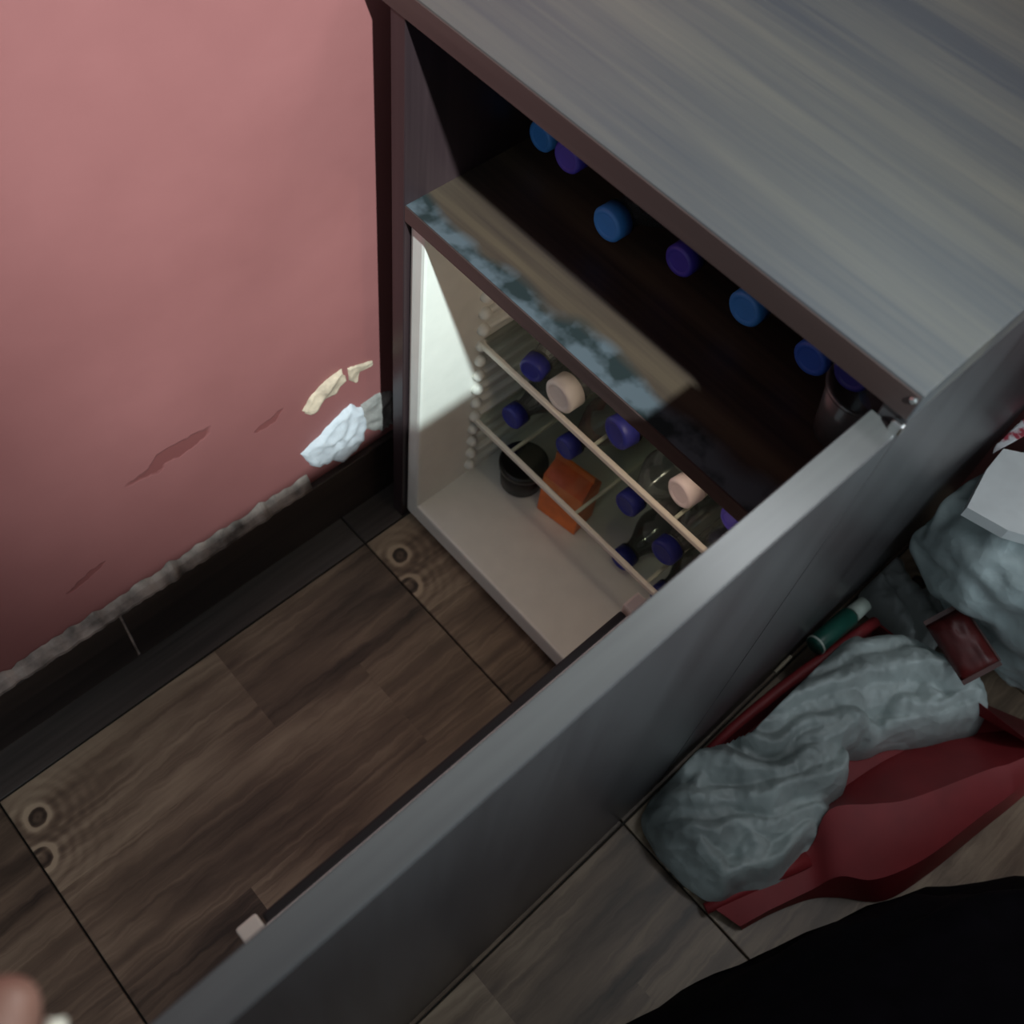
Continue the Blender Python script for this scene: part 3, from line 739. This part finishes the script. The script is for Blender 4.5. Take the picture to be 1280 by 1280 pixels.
# ------------------------------------------------------------------ crumpled bags
def heap(name, mat, folds, base, step=0.0032, amp=0.009, freq=30, seed=0.0, parent=None, origin=None, sharp=0.75, fine=0.003, ridges=(), rh=0.02, warp=0.010, xmin=0.488):
    """a soft crumpled mass: long folds laid on the ground with creases between them"""
    xs = [q[0] for f_ in folds for q in f_[0]]; ys = [q[1] for f_ in folds for q in f_[0]]
    rm = max(f_[1] for f_ in folds)
    x0, x1, y0, y1 = min(xs) - rm, max(xs) + rm, min(ys) - rm, max(ys) + rm
    nx, ny = int((x1 - x0) / step) + 2, int((y1 - y0) / step) + 2
    def height(x, y):
        if x < (xmin(y) if callable(xmin) else xmin): return 0.0
        j = Vector((x * freq, y * freq, seed))
        wx = warp * noise.noise(j * 0.7 + Vector((7, 0, 0))); wy = warp * noise.noise(j * 0.7 + Vector((0, 9, 0)))
        px_, py_ = x + wx, y + wy
        best = 0.0
        for pts, r in folds:
            for a, b in zip(pts, pts[1:]):
                ax, ay, az = a; bx, by, bz = b
                dx, dy = bx - ax, by - ay; l2 = dx * dx + dy * dy
                t = max(0, min(1, ((px_ - ax) * dx + (py_ - ay) * dy) / l2))
                d = math.hypot(px_ - ax - dx * t, py_ - ay - dy * t) / r
                if d < 1:
                    h = (az + (bz - az) * t - base) * (1 - d * d) ** sharp
                    best = max(best, h)
        if best <= 0: return 0.0
        rid = 1 - abs(noise.noise(j)) * 2.4
        rid2 = 1 - abs(noise.noise(j * 2.7 + Vector((3, 5, 1)))) * 2.2
        k = min(1, best / 0.03)
        cr_ = 0.0
        for pts, r in ridges:
            for a, b in zip(pts, pts[1:]):
                dx, dy = b[0] - a[0], b[1] - a[1]; l2 = dx * dx + dy * dy
                t = max(0, min(1, ((px_ - a[0]) * dx + (py_ - a[1]) * dy) / l2))
                d = math.hypot(px_ - a[0] - dx * t, py_ - a[1] - dy * t) / r
                if d < 1: cr_ = max(cr_, (1 - d ** 1.35) ** 0.9 * r)
        best += k * rh * cr_
        return max(0.0, best + k * (amp * (rid - 0.5) + fine * (rid2 - 0.5)))
    H_ = [[height(x0 + i * step, y0 + j * step) for j in range(ny)] for i in range(nx)]
    og = origin or Vector((sum(xs) / len(xs), sum(ys) / len(ys), base))
    bm = bmesh.new(); top = {}; bot = {}
    def tv(i, j):
        if (i, j) not in top:
            top[(i, j)] = bm.verts.new((x0 + i * step - og.x, y0 + j * step - og.y, base + H_[i][j] - og.z + 0.0012))
        return top[(i, j)]
    def bv(i, j):
        if H_[i][j] <= 0 : 
            pass
        if (i, j) not in bot:
            bot[(i, j)] = bm.verts.new((x0 + i * step - og.x, y0 + j * step - og.y, base - og.z + 0.0004))
        return bot[(i, j)]
    cells = set()
    for i in range(nx - 1):
        for j in range(ny - 1):
            if max(H_[i][j], H_[i + 1][j], H_[i][j + 1], H_[i + 1][j + 1]) > 0.002:
                cells.add((i, j))
    for (i, j) in cells:
        bm.faces.new((tv(i, j), tv(i + 1, j), tv(i + 1, j + 1), tv(i, j + 1)))
    bor = {}
    for (i, j) in cells:
        for di, dj, a, b in ((-1, 0, (i, j), (i, j + 1)), (1, 0, (i + 1, j), (i + 1, j + 1)), (0, -1, (i, j), (i + 1, j)), (0, 1, (i, j + 1), (i + 1, j + 1))):
            if (i + di, j + dj) not in cells:
                bor.setdefault(a, []).append(b); bor.setdefault(b, []).append(a)
    for _ in range(10):                       # round off the border
        new = {k: (top[k].co * 2 + sum((top[q].co for q in nb), Vector())) / (2 + len(nb)) for k, nb in bor.items()}
        for k, c in new.items(): top[k].co.x, top[k].co.y = c.x, c.y
    for (i, j) in cells:
        bm.faces.new((bv(i, j), bv(i, j + 1), bv(i + 1, j + 1), bv(i + 1, j)))
    for k in bot: bot[k].co.x, bot[k].co.y = top[k].co.x, top[k].co.y
    done = set()
    for a, nb in bor.items():
        for b in nb:
            if (b, a) in done: continue
            done.add((a, b)); bm.faces.new((top[a], top[b], bot[b], bot[a]))
    o = obj(name, bm, mat, parent, smooth=True)
    o.location = og
    return o
def fold(lst, r):
    out = []
    for u, v, z in lst:
        q = at_z(u, v, z); out.append((q.x, q.y, z))
    return (out, r)
BZ = 0.0135
import numpy as np
def relax(P, edges, rest, bends, brest, collide, iters=160, fixed=None, grav=0.0, ks=0.9, kb=0.25):
    """position-based film: too long for its space, so it buckles into creases"""
    n = len(P)
    cnt = np.bincount(edges.ravel(), minlength=n).astype(float)[:, None] + 1e-9
    cntb = np.bincount(bends.ravel(), minlength=n).astype(float)[:, None] + 1e-9
    P0 = P.copy()
    def solve(E_, r_, k, c_, push_only=False):
        d = P[E_[:, 1]] - P[E_[:, 0]]
        l = np.linalg.norm(d, axis=1) + 1e-9
        q = (l - r_) / l
        if push_only: q = np.minimum(q, 0)
        g = d * (q * 0.5 * k)[:, None]
        for ax in range(3):
            P[:, ax] += (np.bincount(E_[:, 0], g[:, ax], n) - np.bincount(E_[:, 1], g[:, ax], n)) * 2.0 / c_[:, 0]
    V = np.zeros_like(P)
    for it in range(iters):
        Q = P.copy()
        P += V * 0.85
        P[:, 2] -= grav
        for _ in range(3):
            solve(edges, rest, ks, cnt)
            solve(bends, brest, kb, cntb, True)
        collide(P)
        if fixed is not None: P[fixed, :2] = P0[fixed, :2]
        V = np.clip(P - Q, -0.004, 0.004)
    return P
BAGMASS = [
    fold([(872, 1030, .050), (905, 1058, .048), (960, 1048, .050), (1000, 1030, .045)], .050),
    fold([(868, 985, .062), (905, 968, .065), (960, 985, .065), (1025, 955, .060)], .040),
    fold([(935, 920, .070), (985, 915, .075), (1055, 890, .075)], .038),
    fold([(955, 890, .070), (1030, 848, .080), (1088, 822, .080), (1150, 830, .080), (1195, 852, .075)], .038),
    fold([(1060, 890, .060), (1130, 880, .065), (1205, 872, .06)], .040)]
RIDGES = [fold(q, r * 1.25) for q, r in (
    ([(835, 1042, .05), (885, 1036, .05), (922, 1031, .05), (980, 1026, .05), (1022, 1012, .05)], .020),
    ([(872, 1050, .05), (890, 1078, .05), (900, 1108, .05)], .018),
    ([(894, 1098, .04), (955, 1082, .04), (1004, 1044, .04)], .016),
    ([(922, 1034, .05), (940, 1060, .05), (948, 1086, .05)], .015),
    ([(837, 1003, .06), (882, 1011, .06), (955, 999, .06), (1044, 962, .06), (1060, 934, .06)], .022),
    ([(858, 950, .06), (922, 962, .065), (971, 966, .07), (1020, 938, .07), (1054, 908, .07)], .024),
    ([(870, 975, .06), (862, 1003, .06)], .014),
    ([(906, 926, .07), (955, 934, .07), (1012, 908, .08), (1052, 900, .08)], .018),
    ([(930, 900, .07), (987, 877, .08), (1044, 861, .08), (1109, 841, .09), (1166, 832, .09), (1196, 850, .08)], .026),
    ([(985, 850, .07), (1040, 826, .08), (1068, 796, .08)], .020),
    ([(1117, 877, .07), (1150, 889, .07), (1190, 873, .07), (1231, 869, .07)], .018),
    ([(1150, 842, .09), (1168, 868, .08), (1150, 889, .07)], .018),
    ([(1060, 812, .08), (1105, 804, .08), (1150, 808, .08), (1207, 841, .08), (1232, 862, .08)], .018),
    ([(1068, 901, .07), (1097, 922, .06), (1062, 950, .06)], .015),
    ([(1105, 916, .05), (1166, 901, .05), (1235, 885, .05)], .015),
    ([(1000, 920, .07), (1016, 936, .07)], .014))]
bag = heap('plastic_bag', M_BAG, BAGMASS, BZ, seed=3.1, step=0.0022, amp=0.0025, fine=0.0022, freq=30, sharp=0.6, ridges=RIDGES, rh=1.2, warp=0.010, xmin=lambda y: 0.490 + 0.026 * min(1, max(0, (y - 0.035) / 0.05)))
tag(bag, 'crumpled white polythene bag lying in the red dustpan', 'plastic bag')

# the fuller bag standing behind the dustpan against the cabinet side
def big_bag():
    bm = bmesh.new()
    bmesh.ops.create_icosphere(bm, subdivisions=6, radius=1.0)
    bm.verts.ensure_lookup_table()
    D = np.array([v.co[:] for v in bm.verts]); D /= np.linalg.norm(D, axis=1)[:, None]
    C_ = np.sign(D) * np.abs(D) ** 0.75
    C_ /= ((np.abs(C_) ** 3).sum(1) ** (1 / 3))[:, None]
    tp = 0.60 + 0.40 * np.minimum(1, (C_[:, 2] + 1) / 2 / 0.55)
    tipd = np.array([-0.72, -0.60, 0.38]); tipd /= np.linalg.norm(tipd)
    pull = 1 + 0.30 * (np.maximum(0, D @ tipd - 0.70) / 0.30) ** 1.5
    IN = np.stack([C_[:, 0] * 0.135 * tp * pull, C_[:, 1] * 0.115 * tp * pull, 0.150 + C_[:, 2] * 0.142], 1)
    cen = np.array([0, 0, 0.15])
    P = IN * 1.0
    wob = np.array([noise.noise(Vector(d) * 5) * 0.6 + noise.noise(Vector(d) * 13 + Vector((3, 3, 3))) * 0.4 for d in D])
    P = cen + (IN - cen) * (1.03 + 0.05 * wob)[:, None]
    E_ = np.array([[e.verts[0].index, e.verts[1].index] for e in bm.edges])
    B_ = []
    for e in bm.edges:
        if len(e.link_faces) == 2:
            o_ = [v.index for f_ in e.link_faces for v in f_.verts if v not in e.verts]
            B_.append(o_)
    B_ = np.array(B_)
    rest = np.linalg.norm(IN[E_[:, 0]] - IN[E_[:, 1]], axis=1) * 1.22
    brest = np.linalg.norm(IN[B_[:, 0]] - IN[B_[:, 1]], axis=1) * 1.12
    rin = np.linalg.norm(IN - cen, axis=1)
    def collide(Q):
        v = Q - cen; l = np.linalg.norm(v, axis=1)
        k = np.clip(l, rin * 0.97, rin * 1.13) / l
        Q[:] = cen + v * k[:, None]
        Q[:, 2] = np.maximum(Q[:, 2], 0.0)
        Q[:, 0] = np.maximum(Q[:, 0], -0.161)
    P = relax(P, E_, rest, B_, brest, collide, 70, None, 0.0, 0.9, 0.5)
    for v, q in zip(bm.verts, P): v.co = q
    for _ in range(3): bmesh.ops.smooth_vert(bm, verts=bm.verts, factor=0.5, use_axis_x=True, use_axis_y=True, use_axis_z=True)
    return bm
BO = Vector((0.652, 0.478, 0.001))
bb = tag(empty('carrier_bag', BO), 'full crumpled white carrier bag standing against the cabinet side behind the dustpan', 'plastic bag')
body = obj('bag_body', big_bag(), M_BAG2, bb, smooth=True)
from mathutils.bvhtree import BVHTree
bvh = BVHTree.FromPolygons([v.co + BO for v in body.data.vertices], [list(p.vertices) for p in body.data.polygons])
def on_bag(u, v, off):
    d = ray(u, v).normalized()
    h, n, i, t = bvh.ray_cast(CAM, d)
    return (h if h else at_z(u, v, 0.28)), (n if n else Vector((0, 0, 1)))
def film_patch(name, mat, corners, off, parent, n=14, curl=0.0):
    """thin piece of film lying on the bag; corners are four picture points in order"""
    bm = bmesh.new(); g = []
    for i in range(n + 1):
        row = []
        for j in range(n + 1):
            s, t = i / n, j / n
            u = (corners[0][0] * (1 - s) + corners[1][0] * s) * (1 - t) + (corners[3][0] * (1 - s) + corners[2][0] * s) * t
            v = (corners[0][1] * (1 - s) + corners[1][1] * s) * (1 - t) + (corners[3][1] * (1 - s) + corners[2][1] * s) * t
            h, nn = on_bag(u, v, off)
            q_ = h + nn * off; q_.x = max(q_.x, 0.492); row.append(bm.verts.new(q_ - BO))
        g.append(row)
    for i in range(n):
        for j in range(n):
            bm.faces.new((g[i][j], g[i + 1][j], g[i + 1][j + 1], g[i][j + 1]))
    o = obj(name, bm, mat, parent, smooth=True)
    s = o.modifiers.new('thickness', 'SOLIDIFY'); s.thickness = 0.0008; s.offset = 1
    return o
mt, nt, pp = nodes('red_print_on_film')
tcn = nt.nodes.new('ShaderNodeTexCoord'); nn_ = nt.nodes.new('ShaderNodeTexNoise'); nn_.inputs['Scale'].default_value = 55; nn_.inputs['Detail'].default_value = 3
nt.links.new(tcn.outputs['Object'], nn_.inputs['Vector'])
rr_ = nt.nodes.new('ShaderNodeValToRGB'); rr_.color_ramp.elements[0].position = 0.46; rr_.color_ramp.elements[0].color = (0.45, 0.06, 0.09, 1)
rr_.color_ramp.elements[1].position = 0.56; rr_.color_ramp.elements[1].color = (0.80, 0.80, 0.82, 1)
nt.links.new(nn_.outputs['Fac'], rr_.inputs['Fac']); nt.links.new(rr_.outputs['Color'], pp.inputs['Base Color'])
film_patch('printed_panel', mt, [(1240, 568), (1252, 520), (1300, 490), (1300, 535)], 0.0015, bb)
# a stiff folded flap catching the light
fl = []
for u, v, off in ((1176, 672, 0.012), (1212, 612, 0.016), (1250, 566, 0.014), (1345, 548, 0.014), (1330, 665, 0.02), (1240, 684, 0.016)):
    h, nn = on_bag(min(u, 1290), v, 0); fl.append(h + Vector((0, 0, off)) + (Vector(((u - 1290) * 0.0008, 0, 0)) if u > 1290 else Vector()))
zc = sum(q.z for q in fl) / 6
bm = bmesh.new()
vs = [bm.verts.new(Vector((q.x, q.y, zc + 0.012 + (q.y - 0.42) * -0.10)) - BO) for q in fl]
f_ = bm.faces.new(vs)
ex = bmesh.ops.extrude_face_region(bm, geom=[f_])
for v in [g_ for g_ in ex['geom'] if isinstance(g_, bmesh.types.BMVert)]: v.co.z -= 0.016
obj('folded_flap', bm, M_PAPER, bb)

# clear wrapping stuffed behind the dustpan
M_WRAP = clear('clear_wrap', (0.62, 0.64, 0.60), 0.06, 0.35, white=0.55)
wrap = heap('clear_wrapping', M_WRAP, [
    fold([(1098, 712, .05), (1120, 750, .055), (1135, 788, .05)], .020),
    fold([(1125, 705, .06), (1150, 745, .06), (1168, 785, .055)], .022),
    fold([(1165, 740, .05), (1182, 775, .05)], .018)], 0.013, seed=8.0, amp=0.004, freq=40, step=0.003)
tag(wrap, 'crumpled clear plastic wrapping between the carrier bag and the dustpan', 'wrapping')

# red packet with crimped ends
M_PACK = plain('dark_red_foil', (0.085, 0.007, 0.006), 0.45, noise_amt=0.3, scale=30)
M_PACKEDGE = plain('dull_foil_edge', (0.10, 0.045, 0.04), 0.4)
pc = at_z(1210, 796, 0.135) - Vector((0, 0.012, 0))
pk = tag(empty('snack_packet', pc, (0.5, 0.15, -0.25)), 'dark red snack packet with crimped ends lying under the carrier bag', 'packet')
bm = bmesh.new(); n = 14; g = {}
for side in (1, -1):
    for i in range(n + 1):
        for j in range(n + 1):
            s, t = i / n * 2 - 1, j / n * 2 - 1
            hgt = 0.015 * max(0, (1 - s ** 4) * (1 - t ** 2)) ** 0.6 * (1 + 0.35 * noise.noise(Vector((s * 2.5, t * 3, side))))
            g[(side, i, j)] = bm.verts.new((s * 0.036, t * 0.024, side * hgt))
    for i in range(n):
        for j in range(n):
            bm.faces.new([g[(side, a, b)] for a, b in ((i, j), (i + 1, j), (i + 1, j + 1), (i, j + 1))])
bmesh.ops.remove_doubles(bm, verts=bm.verts, dist=1e-5)
obj('pouch', bm, M_PACK, pk, smooth=True)
box('crimped_edge', M_PACKEDGE, pk, -0.041, -0.0355, -0.024, 0.024, -0.0008, 0.0008)
box('crimped_edge', M_PACKEDGE, pk, 0.0355, 0.041, -0.024, 0.024, -0.0008, 0.0008)
box('seam', M_PACKEDGE, pk, -0.036, 0.036, 0.0235, 0.0255, -0.0008, 0.0012)

# green tube lying between dustpan and cabinet
ga, gb = at_z(1018, 808, 0.075), at_z(1078, 757, 0.075)
gd = (gb - ga); gl = gd.length
M_GREEN = plain('dark_green_plastic', (0.012, 0.075, 0.055), 0.3, noise_amt=0.2)
M_PALE = plain('pale_green_cap', (0.42, 0.48, 0.42), 0.45)
gt = tag(empty('green_tube', (max(ga.x, 0.4975), ga.y, 0.075), (0, 0, math.atan2(gd.y, gd.x) - math.pi / 2)), 'dark green tube with a pale cap lying between the dustpan rim and the cabinet', 'tube')
obj('body', lathe_bm([(0.0, 0.0), (0.0115, 0.0), (0.0125, 0.004), (0.0125, gl * 0.72), (0.008, gl * 0.78)], 20, 'Y'), M_GREEN, gt, smooth=True)
obj('cap', lathe_bm([(0.008, gl * 0.78), (0.0105, gl * 0.78), (0.0095, gl * 1.05), (0.0, gl * 1.07)], 20, 'Y'), M_PALE, gt, smooth=True)
obj('end_ring', lathe_bm([(0.0118, 0.002), (0.0131, 0.002), (0.0131, 0.0045), (0.0118, 0.0045)], 20, 'Y'), M_PALE, gt, smooth=True)
# small wooden stick
M_STICK = plain('pale_wood_stick', (0.34, 0.29, 0.21), 0.6)
sa, sb = at_z(966, 838, 0.050), at_z(986, 818, 0.050)
stk = obj('wooden_stick', tube_bm([Vector((0, 0, 0)), (sb - sa) * 0.5, (sb - sa)], [0.0022, 0.0025, 0.002], 8), M_STICK)
stk.location = (max(sa.x, 0.4865), sa.y, sa.z)
tag(stk, 'short pale wooden stick poking up between the dustpan rim and the cabinet', 'stick')

# guessed black bag, added to fill the dark and shade the dustpan
bm = bmesh.new()
bmesh.ops.create_icosphere(bm, subdivisions=5, radius=1.0)
for v in bm.verts:
    d = v.co.normalized()
    k = 1 + 0.10 * noise.noise(d * 2.2) + 0.05 * (1 - abs(noise.noise(d * 5)) * 2)
    z = d.z * 0.27 * k
    fl_ = 1 + 0.16 * max(0, -d.z)
    v.co = Vector((d.x * 0.205 * k * fl_, d.y * 0.47 * k * fl_, max(z, -0.06) + 0.06))
cl = obj('added_black_bag', bm, M_BLACK, smooth=True)
cl.location = (0.895, -0.10, 0.0005); cl.rotation_euler = (0, 0, -0.40)
tag(cl, 'big soft black bag added on the floor in the dark beside the red dustpan', 'bag')

# ------------------------------------------------------------------ the hand at the near corner
def hand():
    P = {}; E = []; Rd = {}
    def node(k, r, u, wd, rad, parent=None):
        P[k] = cam_pt(r, u, wd); Rd[k] = rad
        if parent: E.append((parent, k))
    node('wrist', -.155, -.330, .215, .024)
    node('fore', -.120, -.430, .130, .032, 'wrist'); node('elbow', -.060, -.540, .020, .040, 'fore')
    node('palm', -.166, -.282, .240, .026, 'wrist')
    node('kn', -.168, -.245, .258, .022, 'palm')
    # index finger, its tip inside the picture
    node('i0', -.149, -.225, .266, .0105, 'kn'); node('i1', -.1465, -.196, .280, .0095, 'i0'); node('i2', -.1440, -.158, .294, .0108, 'i1'); node('i3', -.1420, -.1385, .300, .0108, 'i2')
    node('m0', -.168, -.225, .270, .0105, 'kn'); node('m1', -.169, -.190, .290, .0096, 'm0'); node('m2', -.169, -.166, .306, .0088, 'm1'); node('m3', -.168, -.150, .318, .0080, 'm2')
    node('r0', -.187, -.230, .266, .0100, 'kn'); node('r1', -.190, -.200, .285, .0090, 'r0'); node('r2', -.191, -.178, .300, .0084, 'r1'); node('r3', -.190, -.162, .312, .0078, 'r2')
    node('l0', -.203, -.240, .258, .0090, 'palm'); node('l1', -.209, -.216, .270, .0082, 'l0'); node('l2', -.211, -.200, .280, .0076, 'l1'); node('l3', -.211, -.188, .288, .0070, 'l2')
    node('t0', -.137, -.275, .245, .0130, 'palm'); node('t1', -.124, -.232, .262, .0115, 't0'); node('t2', -.1265, -.188, .284, .0105, 't1'); node('t3', -.1275, -.1645, .293, .0092, 't2')
    keys = list(P); idx = {k: i for i, k in enumerate(keys)}
    base = cam_pt(-.060, -.540, .020)
    me = bpy.data.meshes.new('person')
    me.from_pydata([P[k] - base for k in keys], [(idx[a], idx[b]) for a, b in E], [])
    o = bpy.data.objects.new('person', me); COL.objects.link(o); o.location = base
    sk = o.modifiers.new('skin', 'SKIN'); sk.use_smooth_shade = True
    for k in keys:
        sv = me.skin_vertices[0].data[idx[k]]; sv.radius = (Rd[k], Rd[k]); sv.use_root = (k == 'wrist')
    ss = o.modifiers.new('sub', 'SUBSURF'); ss.levels = 2; ss.render_levels = 2
    me.materials.append(M_SKIN)
    # nails of thumb and index finger
    def nail(tip, back, outd, wid, ln):
        d = (P[tip] - P[back]).normalized(); nrm = (outd - d * outd.dot(d)).normalized(); s = d.cross(nrm)
        bm = bmesh.new(); g = []
        for i in range(9):
            row = []
            for j in range(9):
                a = (i / 8 - 0.5) * 1.7; t = j / 8
                half = wid * (1 - 0.35 * max(0, t - 0.7) / 0.3)
                c = P[tip] + d * (ln * (t - 0.42)) + s * (half * math.sin(a)) + nrm * (Rd[tip] * 0.82 * math.cos(a) + 0.0016)
                row.append(bm.verts.new(c - base))
            g.append(row)
        for i in range(8):
            for j in range(8): bm.faces.new((g[i][j], g[i + 1][j], g[i + 1][j + 1], g[i][j + 1]))
        n_ = obj('nail', bm, M_NAIL, o, smooth=True)
        q = n_.modifiers.new('thickness', 'SOLIDIFY'); q.thickness = 0.0008
    nail('t3', 't2', (-cf + cr * 0.2), 0.0055, 0.0255)
    return tag(o, "person's bare hand reaching in at the floor's near corner, one fingertip raised", 'person')
hand()
